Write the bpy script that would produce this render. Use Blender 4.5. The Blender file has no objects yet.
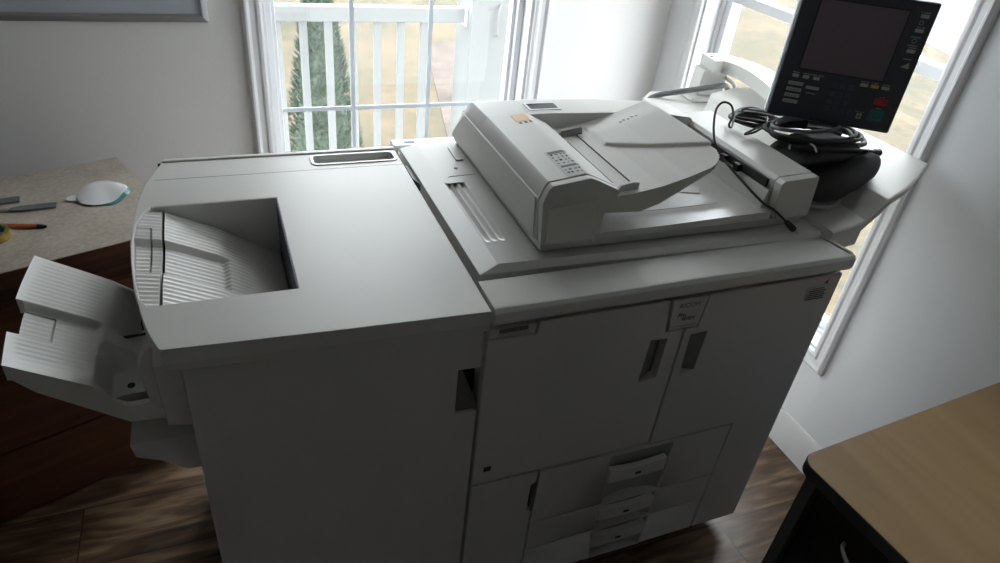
import bpy, bmesh, math, random
from mathutils import Vector, Matrix, geometry, noise
random.seed(7)
SC = bpy.context.scene
COL = SC.collection

# ------------------------------------------------------------------ camera
cam_d = bpy.data.cameras.new('camera'); cam = bpy.data.objects.new('camera', cam_d); COL.objects.link(cam)
cam_d.sensor_width = 36.0; cam_d.lens = 678.25 * 36.0 / 1000.0; cam_d.clip_start = 0.02; cam_d.clip_end = 500
RR = Vector((0.92793208, -0.35946185, 0.09863693)); UU = Vector((0.12514183, 0.5496875, 0.82594381)); FF = Vector((0.35111477, 0.75407615, -0.55505638))
mw = Matrix.Identity(4)
for i in range(3):
    mw[i][0] = RR[i]; mw[i][1] = UU[i]; mw[i][2] = -FF[i]
mw[0][3], mw[1][3], mw[2][3] = -0.39928, -0.867543, 1.66050
cam.matrix_world = mw
SC.camera = cam

# ------------------------------------------------------------------ sky, daylight, exposure
SC.view_settings.view_transform = 'Standard'; SC.view_settings.look = 'None'
SC.view_settings.gamma = 1.0; SC.view_settings.use_curve_mapping = False
SC.view_settings.exposure = 0.10
world = bpy.data.worlds.new('overcast_sky'); SC.world = world; world.use_nodes = True
wn = world.node_tree; wn.nodes.clear()
w_out = wn.nodes.new('ShaderNodeOutputWorld'); w_bg = wn.nodes.new('ShaderNodeBackground')
w_tc = wn.nodes.new('ShaderNodeTexCoord'); w_sx = wn.nodes.new('ShaderNodeSeparateXYZ'); w_r = wn.nodes.new('ShaderNodeValToRGB')
w_r.color_ramp.elements[0].position = 0.0; w_r.color_ramp.elements[0].color = (0.80, 0.86, 0.92, 1)
w_r.color_ramp.elements[1].position = 0.7; w_r.color_ramp.elements[1].color = (0.93, 0.97, 1.0, 1)
wn.links.new(w_tc.outputs['Generated'], w_sx.inputs[0]); wn.links.new(w_sx.outputs['Z'], w_r.inputs[0])
wn.links.new(w_r.outputs[0], w_bg.inputs[0]); w_bg.inputs[1].default_value = 8.4
wn.links.new(w_bg.outputs[0], w_out.inputs[0])
sun_d = bpy.data.lights.new('hazy_sun', 'SUN'); sun_d.energy = 0.9; sun_d.angle = math.radians(50); sun_d.color = (1.0, 0.97, 0.93)
sun = bpy.data.objects.new('hazy_sun', sun_d); COL.objects.link(sun)
sun.rotation_euler = Vector((-0.45, -0.80, -0.62)).to_track_quat('-Z', 'Y').to_euler(); sun.location = (2, 5, 5)

# ------------------------------------------------------------------ materials
def new_mat(name):
    m = bpy.data.materials.new(name); m.use_nodes = True
    nt = m.node_tree; nt.nodes.clear()
    o = nt.nodes.new('ShaderNodeOutputMaterial'); b = nt.nodes.new('ShaderNodeBsdfPrincipled')
    nt.links.new(b.outputs[0], o.inputs[0])
    return m, nt, b
def plain(name, col, rough=0.5, metal=0.0, spec=0.5, grain=0.0, gscale=300, var=0.0, vscale=6):
    m, nt, b = new_mat(name)
    b.inputs['Base Color'].default_value = (*col, 1); b.inputs['Roughness'].default_value = rough
    b.inputs['Metallic'].default_value = metal; b.inputs['Specular IOR Level'].default_value = spec
    tc = nt.nodes.new('ShaderNodeTexCoord')
    if grain:
        n = nt.nodes.new('ShaderNodeTexNoise'); n.inputs['Scale'].default_value = gscale; n.inputs['Detail'].default_value = 3
        bp = nt.nodes.new('ShaderNodeBump'); bp.inputs['Strength'].default_value = grain; bp.inputs['Distance'].default_value = 0.001
        nt.links.new(tc.outputs['Object'], n.inputs['Vector']); nt.links.new(n.outputs['Fac'], bp.inputs['Height']); nt.links.new(bp.outputs[0], b.inputs['Normal'])
    if var:
        n = nt.nodes.new('ShaderNodeTexNoise'); n.inputs['Scale'].default_value = vscale; n.inputs['Detail'].default_value = 4
        r = nt.nodes.new('ShaderNodeValToRGB')
        r.color_ramp.elements[0].position = 0.3; r.color_ramp.elements[1].position = 0.7
        r.color_ramp.elements[0].color = (*[c * (1 - var) for c in col], 1); r.color_ramp.elements[1].color = (*[min(1, c * (1 + var)) for c in col], 1)
        nt.links.new(tc.outputs['Object'], n.inputs['Vector']); nt.links.new(n.outputs['Fac'], r.inputs[0]); nt.links.new(r.outputs[0], b.inputs['Base Color'])
    return m
PLASTIC = plain('warm_grey_plastic', (0.60, 0.595, 0.565), 0.42, grain=0.25, gscale=700, var=0.025, vscale=5)
PLASTIC_D = plain('door_grey_plastic', (0.56, 0.55, 0.525), 0.5, grain=0.25, gscale=700, var=0.025, vscale=4)
PLASTIC_G = plain('glossy_grey_plastic', (0.60, 0.595, 0.57), 0.25, grain=0.08, gscale=500)
RIBBED = plain('light_ribbed_plastic', (0.66, 0.655, 0.63), 0.35, grain=0.1, gscale=600)
WHITEP = plain('white_plastic', (0.78, 0.79, 0.79), 0.35)
BLACKP = plain('black_plastic', (0.012, 0.012, 0.014), 0.45)
DARKGAP = plain('dark_gap', (0.01, 0.01, 0.01), 0.8)
NAVY = plain('navy_rubber', (0.02, 0.025, 0.06), 0.5)
GREYP = plain('mid_grey_plastic', (0.22, 0.22, 0.225), 0.5)
LCD = plain('dark_lcd', (0.03, 0.035, 0.045), 0.15)
SCREENM = plain('screen_glass', (0.135, 0.105, 0.130), 0.3)
PANELM = plain('panel_charcoal', (0.034, 0.039, 0.055), 0.38)
KEYB = plain('blue_grey_key', (0.05, 0.065, 0.11), 0.4)
KEYW = plain('pale_key', (0.42, 0.43, 0.40), 0.45)
KEYR = plain('red_key', (0.55, 0.02, 0.03), 0.4)
KEYG = plain('green_key', (0.01, 0.17, 0.15), 0.4)
KEYY = plain('amber_key', (0.62, 0.36, 0.08), 0.4)
INKR = plain('red_ink', (0.38, 0.03, 0.05), 0.6)
INKK = plain('black_ink', (0.02, 0.02, 0.02), 0.6)
INKG = plain('grey_ink', (0.16, 0.16, 0.16), 0.6)
INKBLUE = plain('blue_ink', (0.10, 0.16, 0.42), 0.6)
PALELABEL = plain('pale_label', (0.52, 0.52, 0.50), 0.5)
ORANGEL = plain('orange_label', (0.72, 0.48, 0.26), 0.5)
WALLM = plain('wall_paint', (0.77, 0.755, 0.735), 0.75, grain=0.35, gscale=120, var=0.015, vscale=3)
WALLB = plain('wall_paint_white', (0.79, 0.80, 0.815), 0.7, grain=0.35, gscale=120, var=0.015, vscale=3)
CEILM = plain('ceiling_paint', (0.82, 0.82, 0.80), 0.8)
TRIMM = plain('trim_paint', (0.78, 0.78, 0.79), 0.35)
VINYL = plain('white_vinyl', (0.75, 0.76, 0.78), 0.35)
MUNT = plain('muntin_grey', (0.62, 0.66, 0.72), 0.4)
RAILM = plain('railing_white', (0.20, 0.205, 0.20), 0.5)
BLACKW = plain('black_laminate', (0.010, 0.010, 0.011), 0.4)
BLACKE = plain('black_edge_band', (0.045, 0.046, 0.05), 0.45)
STEEL = plain('dark_steel', (0.42, 0.42, 0.43), 0.35, metal=0.8)
BRUSH = plain('grey_blade_steel', (0.20, 0.20, 0.21), 0.5, metal=0.5, var=0.15, vscale=60)
CHROME = plain('connector_metal', (0.7, 0.68, 0.62), 0.25, metal=1.0)
GOLD = plain('gold_tape', (0.36, 0.26, 0.07), 0.35, metal=0.7, var=0.3, vscale=80)
ORANGE = plain('orange_handle', (0.52, 0.13, 0.035), 0.35)
CABLEK = plain('black_cable_rubber', (0.012, 0.012, 0.013), 0.55)
CABLEG = plain('grey_cable_rubber', (0.13, 0.13, 0.14), 0.45)
CABLEL = plain('light_grey_cable', (0.42, 0.42, 0.43), 0.45)
FABRIC = plain('black_pouch_fabric', (0.017, 0.017, 0.020), 0.7, grain=0.8, gscale=500)
PAPERW = plain('white_paper', (0.74, 0.75, 0.75), 0.6)
TEAL = plain('teal_foil', (0.10, 0.26, 0.24), 0.35, var=0.4, vscale=70)
BOARD = plain('whiteboard_face', (0.42, 0.45, 0.50), 0.25, var=0.04, vscale=5)
ALUM = plain('aluminium_frame', (0.36, 0.36, 0.37), 0.35, metal=0.5)
FOLIAGE = plain('conifer_foliage', (0.085, 0.115, 0.08), 0.9, var=0.35, vscale=25)
BARK = plain('bark', (0.1, 0.07, 0.05), 0.9)
ROOFM = plain('porch_cover', (0.72, 0.72, 0.72), 0.7)
LINER = plain('drawer_recess_shade', (0.33, 0.33, 0.325), 0.55)  # drawer plastic darkened: shade inside the recesses put into the colour
ENDP = plain('charcoal_end_panel', (0.075, 0.077, 0.085), 0.5)
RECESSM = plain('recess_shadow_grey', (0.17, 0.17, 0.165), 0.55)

def glass_mat():
    m = bpy.data.materials.new('window_glass'); m.use_nodes = True; nt = m.node_tree; nt.nodes.clear()
    o = nt.nodes.new('ShaderNodeOutputMaterial'); mx = nt.nodes.new('ShaderNodeMixShader')
    t = nt.nodes.new('ShaderNodeBsdfTransparent'); g = nt.nodes.new('ShaderNodeBsdfGlossy'); g.inputs['Roughness'].default_value = 0.02
    t.inputs[0].default_value = (0.97, 0.98, 0.98, 1)
    mx.inputs[0].default_value = 0.05
    nt.links.new(t.outputs[0], mx.inputs[1]); nt.links.new(g.outputs[0], mx.inputs[2]); nt.links.new(mx.outputs[0], o.inputs[0])
    return m
GLASS = glass_mat()

def wood(name, c1, c2, c3, rough=0.45, scale=(1, 14, 14), plank=None, rot=0.0, spec=0.5, distort=2.0):
    m, nt, b = new_mat(name); L = nt.links.new
    tc = nt.nodes.new('ShaderNodeTexCoord'); mp = nt.nodes.new('ShaderNodeMapping'); mp.inputs['Rotation'].default_value = (0, 0, rot); mp.inputs['Location'].default_value = (0.42, -0.032 if plank else 0, 0)
    L(tc.outputs['Object'], mp.inputs[0])
    sc = nt.nodes.new('ShaderNodeMapping'); sc.inputs['Scale'].default_value = scale; L(mp.outputs[0], sc.inputs[0])
    n = nt.nodes.new('ShaderNodeTexNoise'); n.inputs['Scale'].default_value = 2.2; n.inputs['Detail'].default_value = 7; n.inputs['Distortion'].default_value = distort * 0.3
    n2 = nt.nodes.new('ShaderNodeTexNoise'); n2.inputs['Scale'].default_value = 1.3; n2.inputs['Detail'].default_value = 3; n2.inputs['Distortion'].default_value = distort
    vec = sc.outputs[0]
    if plank:
        br = nt.nodes.new('ShaderNodeTexBrick'); br.inputs['Scale'].default_value = 1.0
        br.inputs['Brick Width'].default_value = plank[0]; br.inputs['Row Height'].default_value = plank[1]; br.inputs['Mortar Size'].default_value = 0.0016
        br.inputs['Color1'].default_value = (0, 0, 0, 1); br.inputs['Color2'].default_value = (1, 1, 1, 1); br.inputs['Mortar'].default_value = (0.5, 0.5, 0.5, 1)
        br.offset = 0.37
        L(mp.outputs[0], br.inputs['Vector'])
        ad = nt.nodes.new('ShaderNodeVectorMath'); ad.operation = 'MULTIPLY_ADD'
        L(br.outputs['Color'], ad.inputs[0]); ad.inputs[1].default_value = (9, 7, 5); L(vec, ad.inputs[2]); vec = ad.outputs[0]
    L(vec, n.inputs['Vector']); L(vec, n2.inputs['Vector'])
    mx = nt.nodes.new('ShaderNodeMix'); mx.data_type = 'FLOAT'; mx.inputs[0].default_value = 0.5
    L(n.outputs['Fac'], mx.inputs[2]); L(n2.outputs['Fac'], mx.inputs[3])
    r = nt.nodes.new('ShaderNodeValToRGB'); e = r.color_ramp.elements
    e[0].position = 0.36; e[0].color = (*c1, 1); e[1].position = 0.64; e[1].color = (*c3, 1)
    k = e.new(0.5); k.color = (*c2, 1)
    L(mx.outputs[0], r.inputs[0]); out = r.outputs[0]
    if plank:
        m2 = nt.nodes.new('ShaderNodeMix'); m2.data_type = 'RGBA'; L(br.outputs['Fac'], m2.inputs[0]); L(out, m2.inputs[6]); m2.inputs[7].default_value = (0.02, 0.015, 0.012, 1)
        out = m2.outputs[2]
    L(out, b.inputs['Base Color']); b.inputs['Roughness'].default_value = rough; b.inputs['Specular IOR Level'].default_value = spec
    bp = nt.nodes.new('ShaderNodeBump'); bp.inputs['Strength'].default_value = 0.12; bp.inputs['Distance'].default_value = 0.002
    L(n.outputs['Fac'], bp.inputs['Height']); L(bp.outputs[0], b.inputs['Normal'])
    return m
FLOORM = wood('oak_plank_floor', (0.040, 0.022, 0.013), (0.135, 0.080, 0.046), (0.29, 0.20, 0.125), 0.38, (2.2, 13, 13), plank=(1.25, 0.19), rot=0.0, distort=2.2)
MAPLE = wood('maple_laminate', (0.50, 0.325, 0.160), (0.55, 0.370, 0.190), (0.60, 0.410, 0.220), 0.42, (7, 1.2, 7), distort=1.0)
CHERRY = wood('red_brown_veneer', (0.070, 0.027, 0.014), (0.112, 0.043, 0.021), (0.16, 0.064, 0.032), 0.45, (1.2, 18, 18), distort=1.0)
CHERRYD = wood('dark_brown_band', (0.045, 0.02, 0.012), (0.075, 0.032, 0.02), (0.10, 0.045, 0.03), 0.45, (1.2, 18, 18))
def speckle(name, c, d, scale, rough):
    m, nt, b = new_mat(name); L = nt.links.new
    tc = nt.nodes.new('ShaderNodeTexCoord'); n = nt.nodes.new('ShaderNodeTexNoise'); n.inputs['Scale'].default_value = scale; n.inputs['Detail'].default_value = 5
    n2 = nt.nodes.new('ShaderNodeTexNoise'); n2.inputs['Scale'].default_value = scale * 0.12; n2.inputs['Detail'].default_value = 4
    a = nt.nodes.new('ShaderNodeMath'); a.operation = 'ADD'; L(n.outputs['Fac'], a.inputs[0]); L(n2.outputs['Fac'], a.inputs[1])
    h = nt.nodes.new('ShaderNodeMath'); h.operation = 'MULTIPLY'; h.inputs[1].default_value = 0.5; L(a.outputs[0], h.inputs[0])
    r = nt.nodes.new('ShaderNodeValToRGB'); r.color_ramp.elements[0].position = 0.36; r.color_ramp.elements[1].position = 0.64
    r.color_ramp.elements[0].color = (*c, 1); r.color_ramp.elements[1].color = (*d, 1)
    L(tc.outputs['Object'], n.inputs['Vector']); L(tc.outputs['Object'], n2.inputs['Vector']); L(h.outputs[0], r.inputs[0]); L(r.outputs[0], b.inputs['Base Color'])
    b.inputs['Roughness'].default_value = rough
    return m
STONE = speckle('beige_stone_laminate', (0.37, 0.32, 0.265), (0.55, 0.49, 0.415), 90, 0.4)
GRASS = speckle('dry_grass', (0.035, 0.036, 0.018), (0.105, 0.072, 0.040), 5, 0.95)
PALEFIELD = speckle('pale_dry_field', (0.105, 0.080, 0.048), (0.150, 0.112, 0.072), 1.2, 0.95)
GRAVEL = speckle('brown_gravel', (0.040, 0.028, 0.021), (0.12, 0.092, 0.078), 18, 0.95)
FROST = speckle('pale_gravel', (0.105, 0.095, 0.105), (0.150, 0.140, 0.150), 6, 0.95)

# ------------------------------------------------------------------ mesh helpers
class MB:
    def __init__(s): s.v = []; s.f = []; s.mi = []; s.cur = 0
    def add(s, vs, fs):
        o = len(s.v); s.v += [tuple(map(float, v)) for v in vs]
        for f in fs: s.f.append(tuple(o + i for i in f)); s.mi.append(s.cur)
        return s
    def box(s, x0, x1, y0, y1, z0, z1):
        v = [(x, y, z) for z in (z0, z1) for y in (y0, y1) for x in (x0, x1)]
        return s.add(v, [(0, 2, 3, 1), (4, 5, 7, 6), (0, 1, 5, 4), (2, 6, 7, 3), (0, 4, 6, 2), (1, 3, 7, 5)])
    def prism(s, poly, axis, a, b, holes=(), cap0=True):
        def mp(p, w):
            if axis == 'z': return (p[0], p[1], w)
            if axis == 'y': return (p[0], w, p[1])
            return (w, p[0], p[1])
        loops = [list(poly)] + [list(h) for h in holes]
        flat = [p for l in loops for p in l]; n = len(flat)
        vs = [mp(p, a) for p in flat] + [mp(p, b) for p in flat]; fs = []
        if holes:
            tris = geometry.tessellate_polygon([[Vector((p[0], p[1], 0)) for p in l] for l in loops])
            for t in tris:
                if len(set(t)) == 3:
                    fs.append(tuple(t)); fs.append(tuple(i + n for i in reversed(t)))
        else:
            fs.append(tuple(range(n))); fs.append(tuple(reversed(range(n, 2 * n))))
        o = 0
        for l in loops:
            k = len(l)
            for i in range(k):
                j = (i + 1) % k; fs.append((o + i, o + j, o + j + n, o + i + n))
            o += k
        return s.add(vs, fs)
    def loft(s, loops, close=True, caps=True):
        k = len(loops[0]); vs = [p for l in loops for p in l]; fs = []
        for a in range(len(loops) - 1):
            for i in range(k if close else k - 1):
                j = (i + 1) % k; fs.append((a * k + i, a * k + j, (a + 1) * k + j, (a + 1) * k + i))
        if caps: fs.append(tuple(range(k))); fs.append(tuple(reversed(range((len(loops) - 1) * k, len(loops) * k))))
        return s.add(vs, fs)
    def tube(s, pts, r, n=8, closed=False, smooth=0):
        P = [Vector(p) for p in pts]
        if smooth:
            Q = []; m = len(P)
            rng = range(m if closed else m - 1)
            for i in rng:
                p0 = P[(i - 1) % m] if (closed or i > 0) else P[0]; p1 = P[i]; p2 = P[(i + 1) % m]; p3 = P[(i + 2) % m] if (closed or i + 2 < m) else P[-1]
                for k in range(smooth):
                    t = k / smooth
                    Q.append(0.5 * ((2 * p1) + (-p0 + p2) * t + (2 * p0 - 5 * p1 + 4 * p2 - p3) * t * t + (-p0 + 3 * p1 - 3 * p2 + p3) * t ** 3))
            if not closed: Q.append(P[-1])
            P = Q
        m = len(P); loops = []; up = None
        for i in range(m):
            if closed: t = P[(i + 1) % m] - P[i - 1]
            else: t = P[min(i + 1, m - 1)] - P[max(i - 1, 0)]
            if t.length < 1e-9: t = Vector((0, 0, 1))
            t.normalize()
            if up is None: up = t.orthogonal().normalized()
            up = (up - t * up.dot(t)).normalized(); sd = t.cross(up)
            rr = r[min(i, len(r) - 1)] if isinstance(r, (list, tuple)) else r
            loops.append([tuple(P[i] + rr * (math.cos(2 * math.pi * k / n) * up + math.sin(2 * math.pi * k / n) * sd)) for k in range(n)])
        if closed: loops.append(loops[0])
        return s.loft(loops, caps=not closed)
    def cyl(s, c, r, h, axis='z', n=20, r2=None):
        r2 = r if r2 is None else r2; L = []
        for w, q in ((0, r), (h, r2)):
            l = []
            for k in range(n):
                a = 2 * math.pi * k / n; u, v = q * math.cos(a), q * math.sin(a)
                l.append({'z': (c[0] + u, c[1] + v, c[2] + w), 'y': (c[0] + u, c[1] + w, c[2] + v), 'x': (c[0] + w, c[1] + u, c[2] + v)}[axis])
            L.append(l)
        return s.loft(L)
    def height(s, xs, ys, zf, zb, keep=None):
        nx, ny = len(xs), len(ys); vs = []; fs = []
        for y in ys:
            for x in xs: vs.append((x, y, zf(x, y)))
        zbf = zb if callable(zb) else (lambda x, y: zb)
        for y in ys:
            for x in xs: vs.append((x, y, zbf(x, y)))
        N = nx * ny; K = set()
        for j in range(ny - 1):
            for i in range(nx - 1):
                if keep is None or keep(0.5 * (xs[i] + xs[i + 1]), 0.5 * (ys[j] + ys[j + 1])): K.add((i, j))
        for (i, j) in K:
            a = j * nx + i; q = (a, a + 1, a + nx + 1, a + nx)
            fs.append(q); fs.append(tuple(N + t for t in reversed(q)))
            if (i, j - 1) not in K: fs.append((a, N + a, N + a + 1, a + 1))
            if (i, j + 1) not in K: fs.append((a + nx + 1, N + a + nx + 1, N + a + nx, a + nx))
            if (i - 1, j) not in K: fs.append((a + nx, N + a + nx, N + a, a))
            if (i + 1, j) not in K: fs.append((a + 1, N + a + 1, N + a + nx + 1, a + nx + 1))
        return s.add(vs, fs)
    def build(s, name, mat, parent=None, bevel=0.0, seg=2, ang=35, smooth=True, off=None, mats=None):
        if off is None: off = tuple(parent.get('_o', (0, 0, 0))) if parent else (0, 0, 0)
        me = bpy.data.meshes.new(name)
        used = sorted(set(i for f in s.f for i in f)); mpv = {o: n for n, o in enumerate(used)}
        me.from_pydata([tuple(s.v[i][k] - off[k] for k in range(3)) for i in used], [], [tuple(mpv[i] for i in f) for f in s.f]); me.update()
        for mm in ([mat] + list(mats or [])): me.materials.append(mm)
        for p, q in zip(me.polygons, s.mi): p.material_index = q
        bm = bmesh.new(); bm.from_mesh(me); bmesh.ops.recalc_face_normals(bm, faces=bm.faces)
        bm.to_mesh(me); bm.free()
        if smooth:
            me.polygons.foreach_set('use_smooth', [True] * len(me.polygons)); me.set_sharp_from_angle(angle=math.radians(ang))
        o = bpy.data.objects.new(name, me); COL.objects.link(o)
        if parent:
            o.parent = parent; o['_o'] = off
        if bevel:
            md = o.modifiers.new('edge', 'BEVEL'); md.width = bevel; md.segments = seg; md.limit_method = 'ANGLE'; md.angle_limit = math.radians(30); md.harden_normals = True
        return o
def thing(name, label, cat, loc=(0, 0, 0), rz=0.0, group=None, local=False):
    o = bpy.data.objects.new(name, None); COL.objects.link(o); o.location = loc; o.rotation_euler = (0, 0, rz); o.empty_display_size = 0.1
    o['_o'] = (0, 0, 0) if local else tuple(loc)
    o['label'] = label; o['category'] = cat
    if group: o['group'] = group
    return o
def tag(o, label, cat, group=None):
    o['label'] = label; o['category'] = cat
    if group: o['group'] = group
    return o
def structure(o): o['kind'] = 'structure'; return o
def rect(a, b, c, d): return [(a, c), (b, c), (b, d), (a, d)]
def rrect(a, b, c, d, r, n=5):
    out = []
    for cx, cy, s in ((b - r, c + r, -90), (b - r, d - r, 0), (a + r, d - r, 90), (a + r, c + r, 180)):
        for k in range(n + 1):
            t = math.radians(s + 90 * k / n); out.append((cx + r * math.cos(t), cy + r * math.sin(t)))
    return out
def lin(a, b, n): return [a + (b - a) * i / (n - 1) for i in range(n)]
def interp(pts, x):
    if x <= pts[0][0]: return pts[0][1]
    for (a, b), (c, d) in zip(pts, pts[1:]):
        if x <= c: return b + (d - b) * (x - a) / (c - a) if c > a else d
    return pts[-1][1]
def ss(a, b, x):
    t = max(0, min(1, (x - a) / (b - a))); return t * t * (3 - 2 * t)
def text(body, size, mat, parent, M, name='printed_text', ext=0.0003, shear=0.0):
    cu = bpy.data.curves.new(name, 'FONT'); cu.body = body; cu.size = size; cu.extrude = ext; cu.align_x = 'CENTER'; cu.align_y = 'CENTER'; cu.shear = shear
    tmp = bpy.data.objects.new(name, cu); COL.objects.link(tmp)
    dg = bpy.context.evaluated_depsgraph_get(); me = bpy.data.meshes.new_from_object(tmp.evaluated_get(dg))
    bpy.data.objects.remove(tmp); me.transform(M); me.materials.clear(); me.materials.append(mat)
    o = bpy.data.objects.new(name, me); COL.objects.link(o); o.parent = parent
    off = Vector(parent.get('_o', (0, 0, 0))); me.transform(Matrix.Translation(-off))
    return o
def front_text(body, size, mat, parent, x, y, z, **k):    # reads on a face looking to -y
    return text(body, size, mat, parent, Matrix.Translation((x, y, z)) @ Matrix.Rotation(math.pi / 2, 4, 'X'), **k)

# ================================================================== the room
XW, YW, H = 1.24, 1.42, 2.44
X0, Y0 = -2.9, -3.0
WO = (-0.243, 0.672, 0.40, 2.10)       # back window opening  (x0,x1,z0,z1)
RO = (0.258, 1.225, 0.400, 2.10)        # right window opening (y0,y1,z0,z1)
structure(MB().box(X0 - .15, XW + .16, Y0 - .15, YW + .16, -0.1, 0).build('floor', FLOORM))
structure(MB().box(X0 - .15, XW + .16, Y0 - .15, YW + .16, H, H + .1).build('ceiling', CEILM))
structure(MB().prism(rect(X0 - .15, XW + .16, 0, H), 'y', YW, YW + .16, [rect(*WO)]).build('wall_back', WALLM))
structure(MB().prism(rect(Y0 - .15, YW, 0, H), 'x', XW, XW + .16, [rect(*RO)]).build('wall_right', WALLB))
structure(MB().box(X0 - .15, X0, Y0 - .15, YW, 0, H).build('wall_left', WALLM))
structure(MB().box(X0, XW, Y0 - .15, Y0, 0, H).build('wall_front', WALLM))
def base_profile(): return [(0, 0), (0.013, 0), (0.013, .095), (0.009, .108), (0.009, .118), (0.004, .13), (0, .13)]
structure(MB().prism([(XW - a, b) for a, b in base_profile()], 'y', Y0, YW).build('baseboard_right', TRIMM, bevel=.001))
structure(MB().prism([(YW - a, b) for a, b in base_profile()], 'x', X0, XW - .0135).build('baseboard_back', TRIMM, bevel=.001))

def casing_frame(mb, a0, a1, b0, b1, wdt, place):
    """moulded casing round an opening: stepped profile swept round a mitred rectangle"""
    k = wdt / .084; prof = [(0, 0), (0, .012), (.010 * k, .016), (.022 * k, .016), (.030 * k, .011), (.052 * k, .013), (.064 * k, .021), (wdt - .008, .021), (wdt, .014), (wdt, 0)]
    loops = []
    for (ca, cb, sa, sb) in ((a0, b0, -1, -1), (a1, b0, 1, -1), (a1, b1, 1, 1), (a0, b1, -1, 1)):
        loops.append([place(ca + sa * o, cb + sb * o, h) for o, h in prof])
    loops.append(loops[0]); mb.loft(loops, caps=False)
def window(name, op, place, muntins, rail, cw=.084):
    """op=(a0,a1,b0,b1) opening; place(a,b,depth) where depth>0 goes outdoors, <0 into the room"""
    root = bpy.data.objects.new(name, None); COL.objects.link(root); root['kind'] = 'structure'; root.empty_display_size = .1
    a0, a1, b0, b1 = op
    m = MB(); casing_frame(m, a0, a1, b0, b1, cw, lambda a, b, h: place(a, b, -h)); m.build('casing', TRIMM, root, ang=25)
    def bar(mb, p0, p1, q0, q1, d0, d1):
        vs = [place(a, b, d) for d in (d0, d1) for b in (q0, q1) for a in (p0, p1)]
        mb.add(vs, [(0, 2, 3, 1), (4, 5, 7, 6), (0, 1, 5, 4), (2, 6, 7, 3), (0, 4, 6, 2), (1, 3, 7, 5)])
    def ring(mb, p0, p1, q0, q1, w, d0, d1):
        bar(mb, p0, p0 + w, q0, q1, d0, d1); bar(mb, p1 - w, p1, q0, q1, d0, d1)
        bar(mb, p0 + w, p1 - w, q0, q0 + w, d0, d1); bar(mb, p0 + w, p1 - w, q1 - w, q1, d0, d1)
    j = MB(); ring(j, a0 - .002, a1 + .002, b0 - .002, b1 + .002, .012, .001, .158); j.build('jamb', TRIMM, root, bevel=.001)
    fr = MB(); ring(fr, a0 + .010, a1 - .010, b0 + .010, b1 - .010, .012 if rail else .022, .062, .150); fr.build('window_frame', VINYL, root, bevel=.002)
    sashes = [(b0 + .021, rail, .075, .105), (rail - .035, b1 - .032, .108, .138)] if rail else [(b0 + .030, b1 - .030, .085, .125)]
    for (q0, q1, d0, d1) in sashes:
        e_ = .020 if rail else .031; s = MB(); ring(s, a0 + e_, a1 - e_, q0, q1, .032 if rail else .014, d0, d1)
        so = s.build('sash', VINYL, root, bevel=.003)
        g = MB(); bar(g, a0 + e_ + .009, a1 - e_ - .009, q0 + .01, q1 - .01, d0 + .012, d0 + .018); g.build('glass_pane', GLASS, so, smooth=False)
    mu = MB()
    for k, c in muntins:
        if k == 'a': bar(mu, c - .0075, c + .0075, b0 + .04, b1 - .04, .0985, .1015)
        else: bar(mu, a0 + .04, a1 - .04, c - .0075, c + .0075, .0983, .1017)
    if muntins: mu.build('grille', MUNT, root)
    return root
window('window_1', WO, lambda a, b, d: (a, YW + d, b), [('a', .049), ('a', .326), ('b', .765), ('b', 1.20), ('b', 1.65)], None, .060)
window('window_2', RO, lambda a, b, d: (XW + d, a, b), [], 1.262, .056)


# ================================================================== outdoors
structure(MB().box(-30, 60, YW + .6, 70, -2.7, -2.5).build('ground_yard', GRASS))
structure(MB().box(XW + .5, 60, -30, YW + .6, -2.7, -2.5).build('ground_field', PALEFIELD))
structure(MB().prism([(17, 7), (18.6, 11.6), (21, 17.0), (24, 23), (48, 44), (60, 5), (30, -2)], 'z', -2.50, -2.49).build('ground_driveway', FROST))
structure(MB().prism([(2.72, 8.0), (3.4, 8.2), (4.9, 14), (4.0, 14)], 'z', -2.50, -2.485).build('ground_gravel_bed', GRAVEL))
rl = thing('balcony_railing', 'white balcony railing with upright balusters outside the window', 'railing', (.3, 2.7, -.9))
MB().box(-1.5, .868, 2.67, 2.73, .775, .85).build('top_rail', RAILM, rl, bevel=.008)
MB().box(-1.5, .868, 2.68, 2.72, -.87, -.80).build('bottom_rail', RAILM, rl, bevel=.006)
bl = MB().box(.0, .038, 2.683, 2.717, -.81, .785).build('baluster', RAILM, rl, bevel=.003)
xb = [-1.347 + .1235 * k for k in range(17)]
for k, x in enumerate(xb):
    if k == 0: bl.location.x = x + .0; continue
    c = bl.copy(); COL.objects.link(c); c.parent = rl; c.location.x = x
for zz in (-.83, .81):
    MB().box(.862, .874, 2.655, 2.745, zz - .05, zz + .05).build('bracket', VINYL, rl, bevel=.004)
po = thing('balcony_post', 'thick white square post at the right end of the balcony railing', 'post', (.98, 2.72, -2.5))
MB().box(.875, 1.12, 2.60, 2.85, -2.5, 2.6).build('post_sleeve', RAILM, po, bevel=.006)
hk = MB(); hk.tube([(1.035, 2.60, .885), (1.018, 2.575, .875), (1.012, 2.572, .80), (1.02, 2.578, .74), (1.03, 2.60, .73)], .006, 8, smooth=4); hk.build('hook', GREYP, po)
MB().box(.85, 1.145, 2.575, 2.875, -2.5, -2.38).build('post_base', RAILM, po, bevel=.006)

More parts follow.
